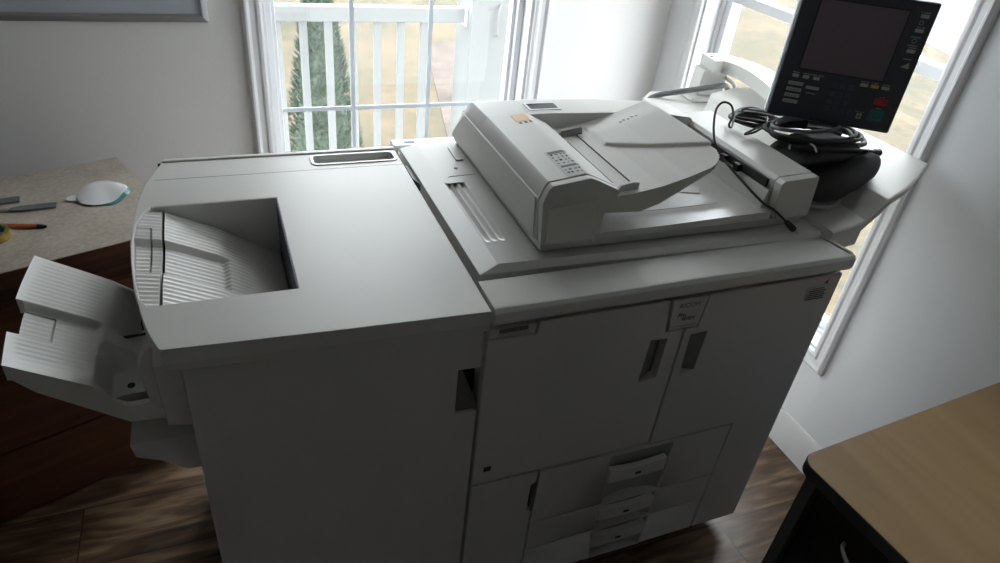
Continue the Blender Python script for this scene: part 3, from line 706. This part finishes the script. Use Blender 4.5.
# control panel
BL = Vector((.8325, .370, 1.147)); ax = Vector((.817, -.577, 0)).normalized(); nz = Vector((-.577, -.817, 0)).normalized()
tilt = math.radians(2.5); up = (Vector((0, 0, 1)) * math.cos(tilt) - nz * math.sin(tilt)).normalized(); nn = ax.cross(up).normalized()
PW, PH = .283, .292
def panel_pts(u, v, d): return tuple(BL + ax * u + up * v + nn * d)
def pbox(m, u0, u1, v0, v1, d0, d1):
    vs = [panel_pts(u, v, d) for d in (d0, d1) for v in (v0, v1) for u in (u0, u1)]
    return m.add(vs, [(0, 2, 3, 1), (4, 5, 7, 6), (0, 1, 5, 4), (2, 6, 7, 3), (0, 4, 6, 2), (1, 3, 7, 5)])
def pquad(m, u0, u1, v0, v1, d0, d1, sk=0.0): return pbox(m, u0, u1, v0, v1, d0, d1)
panel = pbox(MB(), 0, PW, 0, PH, -.012, 0).build('control_panel', PANELM, cp, bevel=.005)
pbox(MB(), -.0035, PW + .001, -.001, PH + .001, -.034, -.0125).build('panel_housing', WHITEP, panel, bevel=.004)
pbox(MB(), .041, .225, .116, .268, -.001, .0006).build('screen', SCREENM, panel)
m = MB()
for (u0, u1, v0, v1) in ((.038, .041, .113, .271), (.225, .228, .113, .271), (.041, .225, .113, .116), (.041, .225, .268, .271)): pbox(m, u0, u1, v0, v1, -.001, .0012)
m.build('screen_bezel', BLACKP, panel)
def key(u, v, w, h, mat, nm='key', line=None):
    pbox(MB(), u - w / 2, u + w / 2, v - h / 2, v + h / 2, -.001, .0022).build(nm, mat, panel, bevel=.0012)
    if line:
        m = MB(); n = max(2, int(line / .0022)); r = random.Random(int(u * 9999 + v * 777))
        for k in range(n):
            if r.random() < .15: continue
            uu = u - line / 2 + line * k / n; pbox(m, uu, uu + .0015, v + h / 2 + .0022, v + h / 2 + .0022 + r.uniform(.0016, .0028), .0001, .0004)
        m.build('key_caption', KEYW, panel, smooth=False)
for k in range(3): key(.038 + .0235 * k, .098, .0145, .0075, KEYW, line=.016 if k < 2 else .03)
for k in range(4):
    key(.044 - .0 * k, .080 - .0140 * k, .034, .0080, KEYW)
    m = MB()
    for q in range(7): pbox(m, .031 + q * .0036, .0328 + q * .0036, .0785 - .0140 * k, .0812 - .0140 * k, .0022, .0026)
    m.build('key_text', INKG, panel, smooth=False)
key(.0835, .0755, .030, .0070, KEYW)
m = MB()
for q in range(6): pbox(m, .0735 + q * .0036, .0758 + q * .0036, .0615, .0642, .0001, .0005)
m.build('key_caption', KEYW, panel, smooth=False)
for r_ in range(4):
    for c in range(3):
        key(.130 + .0175 * c, .090 - .0180 * r_, .0115, .0120, KEYB, 'number_key')
key(.1825, .036, .0115, .0120, KEYB, 'number_key')
for k, mt in enumerate((KEYW, KEYY, KEYW)): key(.191 + .0235 * k, .101, .0175, .0075, mt, line=.017)
key(.240, .0695, .0290, .0145, KEYR, 'stop_key', line=.011)
key(.2405, .0375, .0320, .0260, KEYG, 'start_key', line=.012)
m = MB(); c0 = (.2405, .0375)
for q in range(12):
    a = q * math.pi / 6; pbox(m, c0[0] + .0065 * math.cos(a) - .001, c0[0] + .0065 * math.cos(a) + .001, c0[1] + .0065 * math.sin(a) - .001, c0[1] + .0065 * math.sin(a) + .001, .0022, .0026)
m.build('start_mark', INKK, panel)
key(.2045, .030, .0120, .0130, KEYW, line=.02)
m = MB(); pbox(m, .2015, .2075, .026, .034, .0022, .0027); m.build('key_mark', INKG, panel)
for v_, kk in ((.262, 1), (.232, 1), (.188, 1)): key(.2585, v_, .0175, .0075, KEYW, line=.019)
for v_ in (.210, .248): 
    m = MB()
    for q in range(8):
        a = q * math.pi / 4; pbox(m, .2565 + .0042 * math.cos(a) - .0009, .2565 + .0042 * math.cos(a) + .0009, v_ + .0042 * math.sin(a) - .0009, v_ + .0042 * math.sin(a) + .0009, .0001, .0006)
    m.build('indicator_mark', KEYW, panel)
m = MB()
for q in range(7): pbox(m, .247 + q * .0030, .2488 + q * .0030, .2165, .2190, .0001, .0005)
for q in range(7): pbox(m, .247 + q * .0030, .2488 + q * .0030, .1985, .2010, .0001, .0005)
m.build('key_caption', KEYW, panel, smooth=False)
m = MB(); a_ = [panel_pts(.250, .152, .0022), panel_pts(.268, .150, .0022), panel_pts(.265, .163, .0022)]; b_ = [panel_pts(.250, .152, 0), panel_pts(.268, .150, 0), panel_pts(.265, .163, 0)]
m.loft([b_, a_]); m.build('triangle_mark', KEYW, panel); 
m = MB()
for q in range(5): pbox(m, .250 + q * .0035, .2522 + q * .0035, .169, .1715, .0001, .0005)
m.build('key_caption', KEYW, panel, smooth=False)
hg = MB(); pbox(hg, .055, .105, -.026, -.002, -.030, -.010); hg.build('hinge', BLACKP, panel, bevel=.003)
MB().tube([tuple(BL + ax * .08 + up * .0 + nn * -.03), tuple(BL + ax * .10 + up * .02 - nn * .055), (.975, .385, 1.117)], .012, 10, smooth=4).build('swivel', GREYP, panel)

# ================================================================== items on the copier
# soft black pouch: two stacked fabric folds resting on the work table
def pillow(cx, cy, L_, W_, hh, zc, ang, seed, follow):
    m = MB(); nu, nv = 56, 22; loops = []
    for j in range(nv + 1):
        ph = -math.pi / 2 + math.pi * j / nv; l = []
        for i in range(nu):
            th = 2 * math.pi * i / nu; cu, su = math.cos(th), math.sin(th); ex = .7; c_ = max(0, math.cos(ph)) ** .6
            u = L_ * math.copysign(abs(cu) ** ex, cu) * c_; v = W_ * math.copysign(abs(su) ** ex, su) * c_
            x = cx + u * math.cos(ang) - v * math.sin(ang); y = cy + u * math.sin(ang) + v * math.cos(ang)
            h = hh * math.sin(ph)
            if ph > -.6: h += noise.noise(Vector((u * 14, v * 26, seed))) * .013 + abs(noise.noise(Vector((u * 30, v * 55, seed)))) * .009
            l.append((x, y, zc + h + follow * (x - cx)))
        loops.append(l)
    return m.loft(loops)
pc = thing('pouch', 'soft black fabric pouch lying on the work table under the cables', 'pouch', (.915, .25, 1.0))
pillow(.930, .218, .118, .088, .032, 1.056, .25, 3.1, .26).build('pouch_body', FABRIC, pc)
pillow(.905, .258, .110, .074, .017, 1.094, .12, 8.4, .10).build('pouch_flap', FABRIC, pc)
def coil(cx, cy, cz, a, b, ang, turns, rad, seed, wob=.008, lift=.004):
    r = random.Random(seed); pts = []
    for k in range(int(turns * 16)):
        t = 2 * math.pi * k / 16; w = 1 + wob / a * 6 * (noise.noise(Vector((t * .45, seed * 3.1, 0))))
        u = a * math.cos(t) * w; v = b * math.sin(t) * w
        pts.append((cx + u * math.cos(ang) - v * math.sin(ang), cy + u * math.sin(ang) + v * math.cos(ang), cz + lift * t / 6.28 + .007 * noise.noise(Vector((t * .5, 7.7, seed)))))
    return MB().tube(pts, rad, 8, smooth=3)
tag(coil(.905, .292, 1.118, .112, .062, -.12, 4.3, .0046, 2).build('coiled_cable', CABLEK), 'thick bundle of looped black cable piled on the pouch below the screen', 'cable')
tag(coil(.895, .296, 1.140, .100, .050, -.05, 1.6, .0046, 5).build('coiled_cable', CABLEG), 'dark grey cable coiled on top of the black cable bundle', 'cable')
tag(coil(.830, .400, 1.112, .052, .040, -.3, 3.4, .0046, 9).build('coiled_cable', CABLEK), 'tight black cable coil beside the right block of the document feeder', 'cable')
m = MB(); m.tube([(.83, .45, 1.125), (.93, .40, 1.128), (1.00, .345, 1.125), (1.045, .285, 1.118), (1.035, .235, 1.112), (.93, .225, 1.118), (.84, .245, 1.118)], .0062, 10, smooth=6)
tag(m.build('power_cable', CABLEK), 'thickest black cable bending round the right side of the pouch top', 'cable')
m = MB(); m.tube([(.80, .235, 1.118), (.90, .205, 1.118), (1.0, .205, 1.108), (1.052, .212, 1.098)], [.0065] * 99, 10, smooth=6)
m.cyl((1.05, .212, 1.0975), .009, .018, 'x', 12)
tag(m.build('cable_end', CABLEK), 'black cable end with plug pointing right over the front of the pouch', 'cable')
m = MB(); m.tube([(.828, .185, 1.005), (.850, .160, 1.003), (.885, .145, 1.003), (.918, .150, 1.012), (.938, .172, 1.035), (.940, .205, 1.060)], .0055, 10, smooth=6)
tag(m.build('grey_cable', CABLEL), 'light grey cable looping out from under the front of the pouch', 'cable')
m = MB(); m.tube([(.842, .220, 1.130), (.845, .208, 1.128), (.847, .198, 1.118)], .0022, 8, smooth=4)
tag(m.build('cable_tie', PALELABEL), 'small pale tie across the coiled black cables', 'cable tie')

# thin usb cable with a tall loop over the feeder, plug hanging over the front ledge
us = thing('usb_cable', 'thin black USB cable looping over the feeder with its plug on the front ledge', 'cable', (.70, .12, .96))
pts = [(.88, .36, 1.135), (.84, .36, 1.125), (.764, .345, 1.107), (.79, .338, 1.115), (.851, .377, 1.120), (.885, .429, 1.125), (.852, .448, 1.132), (.791, .426, 1.132), (.745, .375, 1.115), (.722, .361, 1.125), (.735, .372, 1.145), (.738, .391, 1.162), (.719, .399, 1.167), (.701, .395, 1.152), (.686, .372, 1.125), (.678, .347, 1.098), (.676, .325, 1.083), (.681, .306, 1.068), (.679, .27, 1.060), (.681, .23, 1.050), (.682, .190, 1.040), (.686, .147, 1.031), (.699, .119, 1.024), (.715, .111, 1.012), (.728, .110, 1.002)]
MB().tube(pts, .0028, 8, smooth=6).build('cord', CABLEK, us)
MB().tube([(.728, .110, 1.002), (.733, .108, .998), (.748, .102, .986), (.753, .100, .982)], [.0030, .0060, .0078, .0070], 12).build('plug_grip', BLACKP, us)
m = MB(); d = Vector((.010, -.004, -.008)).normalized(); s = d.cross(Vector((0, 0, 1))).normalized(); t_ = s.cross(d)
q0 = Vector((.753, .100, .982)); loops = []
for k in (0, .013):
    c = q0 + d * k; loops.append([tuple(c + s * .005 + t_ * .0022), tuple(c - s * .005 + t_ * .0022), tuple(c - s * .005 - t_ * .0022), tuple(c + s * .005 - t_ * .0022)])
m.loft(loops).build('plug_tip', CHROME, us)

# ================================================================== wooden cabinet, left
TH = math.radians(20.3); HT = .743
ca = thing('cabinet', 'low red-brown wooden cabinet with drawers and beige stone-look top', 'cabinet', (-.5305, .7900, 0), TH, local=True)
CW, CD = 1.9, .487
m = MB().box(-CW, 0, 0, CD, HT - .003, HT).build('top_surface', STONE, ca, bevel=.001)
MB().box(-CW + .002, -.002, .003, CD - .003, HT - .045, HT - .0033).build('top_edge_band', CHERRY, ca, bevel=.002)
MB().box(-CW + .02, -.02, .035, CD - .01, 0, HT - .0525).build('carcass', CHERRYD, ca)
for k in range(2):
    xa, xb_ = (-.955, -.022) if k == 0 else (-1.88, -.963)
    for (z0, z1) in ((.470, .632), (.238, .462), (.012, .230)):
        d = MB().box(xa, xb_, .012, .034, z0, z1).build('drawer_front', CHERRY, ca, bevel=.002)

def flat_tool(name, base, tip, w, label):
    b = Vector((*base, 0)); t = Vector((*tip, 0)); d = (t - b).normalized(); s = Vector((-d.y, d.x, 0)); L = (t - b).length; r = thing(name, label, 'hand tool', (base[0], base[1], HT))
    def P(u, v, z):
        q = b + d * u + s * v; return (q.x, q.y, HT + z)
    bl_ = [(.0, .18), (.018, .42), (.035, .5), (L - .002, .52), (L, .48)]
    prof2 = [(u, w * k) for u, k in bl_] + [(u, -w * k) for u, k in reversed(bl_)]
    MB().loft([[P(u, v, .0015) for u, v in prof2], [P(u, v, .0065) for u, v in prof2]]).build('blade', BRUSH, r, bevel=.0012)
    MB().loft([[P(-.09, -.0055, .0035), P(-.09, .0055, .0035), P(-.09, .004, .0105), P(-.09, -.004, .0105)], [P(-.02, -.0055, .0035), P(-.02, .0055, .0035), P(-.02, .004, .0105), P(-.02, -.004, .0105)], [P(.006, -.003, .003), P(.006, .003, .003), P(.006, .0025, .0068), P(.006, -.0025, .0068)]]).build('tang', STEEL, r, bevel=.001)
    return r
flat_tool('flat_file', (-.922, .949), (-.819, .957), .026, 'wide flat grey metal blade on the beige cabinet top, nearer the screwdriver')
flat_tool('flat_file', (-1.02, .985), (-.906, 1.006), .028, 'grey metal blade behind the wide flat one, cut off by the photo edge')
sd = thing('screwdriver', 'thin orange screwdriver with a black tip on the beige cabinet top', 'screwdriver', (-.88, .856, HT))
z = HT + .0062
MB().tube([(-1.00, .880, z), (-.985, .877, z), (-.93, .866, z), (-.87, .8545, z - .001), (-.848, .8500, z - .001), (-.846, .8496, z - .001)], [.0052, .006, .006, .0056, .0054, .0035], 12).build('handle', ORANGE, sd)
MB().tube([(-.847, .8498, z - .001), (-.843, .849, z - .001), (-.833, .847, z - .002), (-.826, .8455, z - .002)], [.0045, .0050, .0048, .0025], 12).build('tip_cap', BLACKP, sd)
gt = thing('tape_roll', 'small roll of gold tape lying at the left edge of the cabinet top', 'tape', (-.935, .815, HT))
m = MB(); c = Vector((-.932, .818, HT)); R1, R0 = .038, .030; loops = []
for k in range(33):
    a = 2 * math.pi * k / 32; ca_, sa_ = math.cos(a), math.sin(a)
    loops.append([(c.x + r * ca_, c.y + r * sa_, HT + .001 + h) for r, h in ((R1, 0), (R1 + .001, .004), (R1, .017), (R1 - .002, .018), (R0, .018), (R0, 0))])
m.loft(loops, caps=False); m.build('tape_band', GOLD, gt, ang=50)
m = MB(); loops = []
for k in range(33):
    a = 2 * math.pi * k / 32; loops.append([(c.x + r * math.cos(a), c.y + r * math.sin(a), HT + h) for r, h in ((R0 - .0003, .0015), (R0 - .0003, .0178), (R0 - .003, .0178), (R0 - .003, .0015))])
m.loft(loops, caps=False); m.build('core', TEAL, gt)
lf = thing('peel_off_seal', 'curled white oval seal with round tab and teal underside on the cabinet top', 'seal', (-.715, .99, HT))
# oval sheet, long axis u, rolled upward along its near-right edge
c = Vector((-.716, .990, 0)); du = Vector((.93, .36, 0)).normalized(); dv = Vector((-.36, .93, 0)).normalized()
def seal_pt(u, v):
    z_ = .004 + .020 * max(0, 1 - (u / .068) ** 2) * (.55 + .45 * max(-1, min(1, v / .04))) + .010 * ss(.0, .06, u)
    q = c + du * u + dv * v; return (q.x, q.y, HT + z_)
vs = []; nu, nv = 26, 14; top = []; bot = []
for i in range(nu):
    u = -.060 + .122 * i / (nu - 1); hw = .050 * max(.02, 1 - (u / .0625) ** 2) ** .55 * (1 - .3 * ss(0, .06, u))
    for j in range(nv): p = seal_pt(u, -hw + 2 * hw * j / (nv - 1)); top.append(p); bot.append((p[0], p[1], p[2] - .0009))
m = MB(); f = []
for i in range(nu - 1):
    for j in range(nv - 1):
        a = i * nv + j; f.append((a, a + 1, a + nv + 1, a + nv))
n_ = len(top); m.add(top + bot, f + [tuple(n_ + t for t in reversed(q)) for q in f] + [(j, j + 1, n_ + j + 1, n_ + j) for j in range(nv - 1)] + [((nu - 1) * nv + j + 1, (nu - 1) * nv + j, n_ + (nu - 1) * nv + j, n_ + (nu - 1) * nv + j + 1) for j in range(nv - 1)] + [(i * nv, (i + 1) * nv, n_ + (i + 1) * nv, n_ + i * nv) for i in range(nu - 1)] + [((i + 1) * nv + nv - 1, i * nv + nv - 1, n_ + i * nv + nv - 1, n_ + (i + 1) * nv + nv - 1) for i in range(nu - 1)])
nf = len(f); m.mi[nf:2 * nf] = [1] * nf
m.build('seal_sheet', PAPERW, lf, mats=[TEAL], ang=80)
q = c + du * -.066 + dv * .018; MB().cyl((q.x, q.y + .004, HT + .004), .016, .0012, 'z', 24).build('pull_tab', PAPERW, lf)
m = MB(); loops = []
for i in range(20):
    u = -.035 + .100 * i / 19; hw = .050 * max(.02, 1 - (u / .0665) ** 2) ** .55 * (1 - .3 * ss(0, .06, u)); a_ = seal_pt(u, -hw * .3); b_ = seal_pt(u, -hw)
    A_ = Vector(a_) - Vector((0, 0, .0025)); B_ = Vector(b_) + du * .004 - dv * .008 * ss(-.035, .0, u) * (1 - .6 * ss(.03, .065, u)); B_.z = HT + .0015 + .006 * ss(0, .06, u)
    loops.append([tuple(A_), tuple(B_), (B_.x, B_.y, B_.z - .0008), (A_.x, A_.y, A_.z - .0008)])
m.loft(loops); m.build('teal_backing', TEAL, lf, ang=70)
m = MB()
for k in range(3):
    u0 = .02 + .012 * k; p = [seal_pt(u0 + a, -.030 + b) for a, b in ((0, 0), (.008, 0), (.008, .006), (0, .006))]
    m.add([(x, y, z + .0006) for x, y, z in p], [(0, 1, 2, 3)])


# ================================================================== maple desk, right
dk = thing('desk', 'maple-topped black desk with rounded corner, in front of the right wall', 'desk', (.5265, -.2915, 0), math.radians(4.2), local=True)
DW, DL = .655, .66
def desk_outline(i):
    return [(x, y) for x, y in rrect(i, DW - i, -DL + i, -i, .032 - i, 8)]
MB().prism(desk_outline(0), 'z', .712, .7385).build('edge_band', BLACKE, dk, bevel=.002)
MB().prism(desk_outline(.0016), 'z', .7388, .7402).build('desktop', MAPLE, dk)
MB().box(.012, DW - .03, -.046, -.022, .0, .7118).build('end_panel', ENDP, dk, bevel=.001)
MB().box(.012, DW - .03, -DL + .022, -DL + .046, .0, .7118).build('end_panel', ENDP, dk, bevel=.001)
MB().box(.04, DW - .05, -DL + .0465, -.0465, .05, .711).build('pedestal', BLACKW, dk)
for (z0, z1) in ((.562, .704), (.412, .556), (.06, .406)):
    d = MB().box(.020, .0395, -DL + .049, -.049, z0, z1).build('drawer', BLACKW, dk, bevel=.002)
    zc = z1 - .060
    MB().tube([(.020, -.135, zc), (.006, -.142, zc), (-.006, -.17, zc - .006), (-.008, -.22, zc - .010), (-.006, -.27, zc - .006), (.006, -.298, zc), (.020, -.305, zc)], .0042, 8, smooth=4).build('handle', STEEL, d)

# ================================================================== whiteboard
wb = thing('whiteboard', 'grey-looking whiteboard with thin metal frame hung on the back wall', 'whiteboard', (-1.0, YW, 1.085))
MB().box(-1.60, -.41, YW - .012, YW - .001, 1.10, 1.98).build('board_face', BOARD, wb)
m = MB(); pf = [(0, -.001), (.022, -.001), (.022, -.013), (.016, -.017), (.006, -.020), (0, -.018)]; loops = []
for (ca_, cb_, sa_, sb_) in ((-1.595, 1.105, -1, -1), (-.415, 1.105, 1, -1), (-.415, 1.98, 1, 1), (-1.595, 1.98, -1, 1)):
    loops.append([(ca_ + sa_ * (o - .004), YW + h, cb_ + sb_ * (o - .004)) for o, h in pf])
loops.append(loops[0]); m.loft(loops, caps=False); m.build('frame', ALUM, wb, ang=20)
for o in list(bpy.data.objects):
    if '_o' in o: del o['_o']
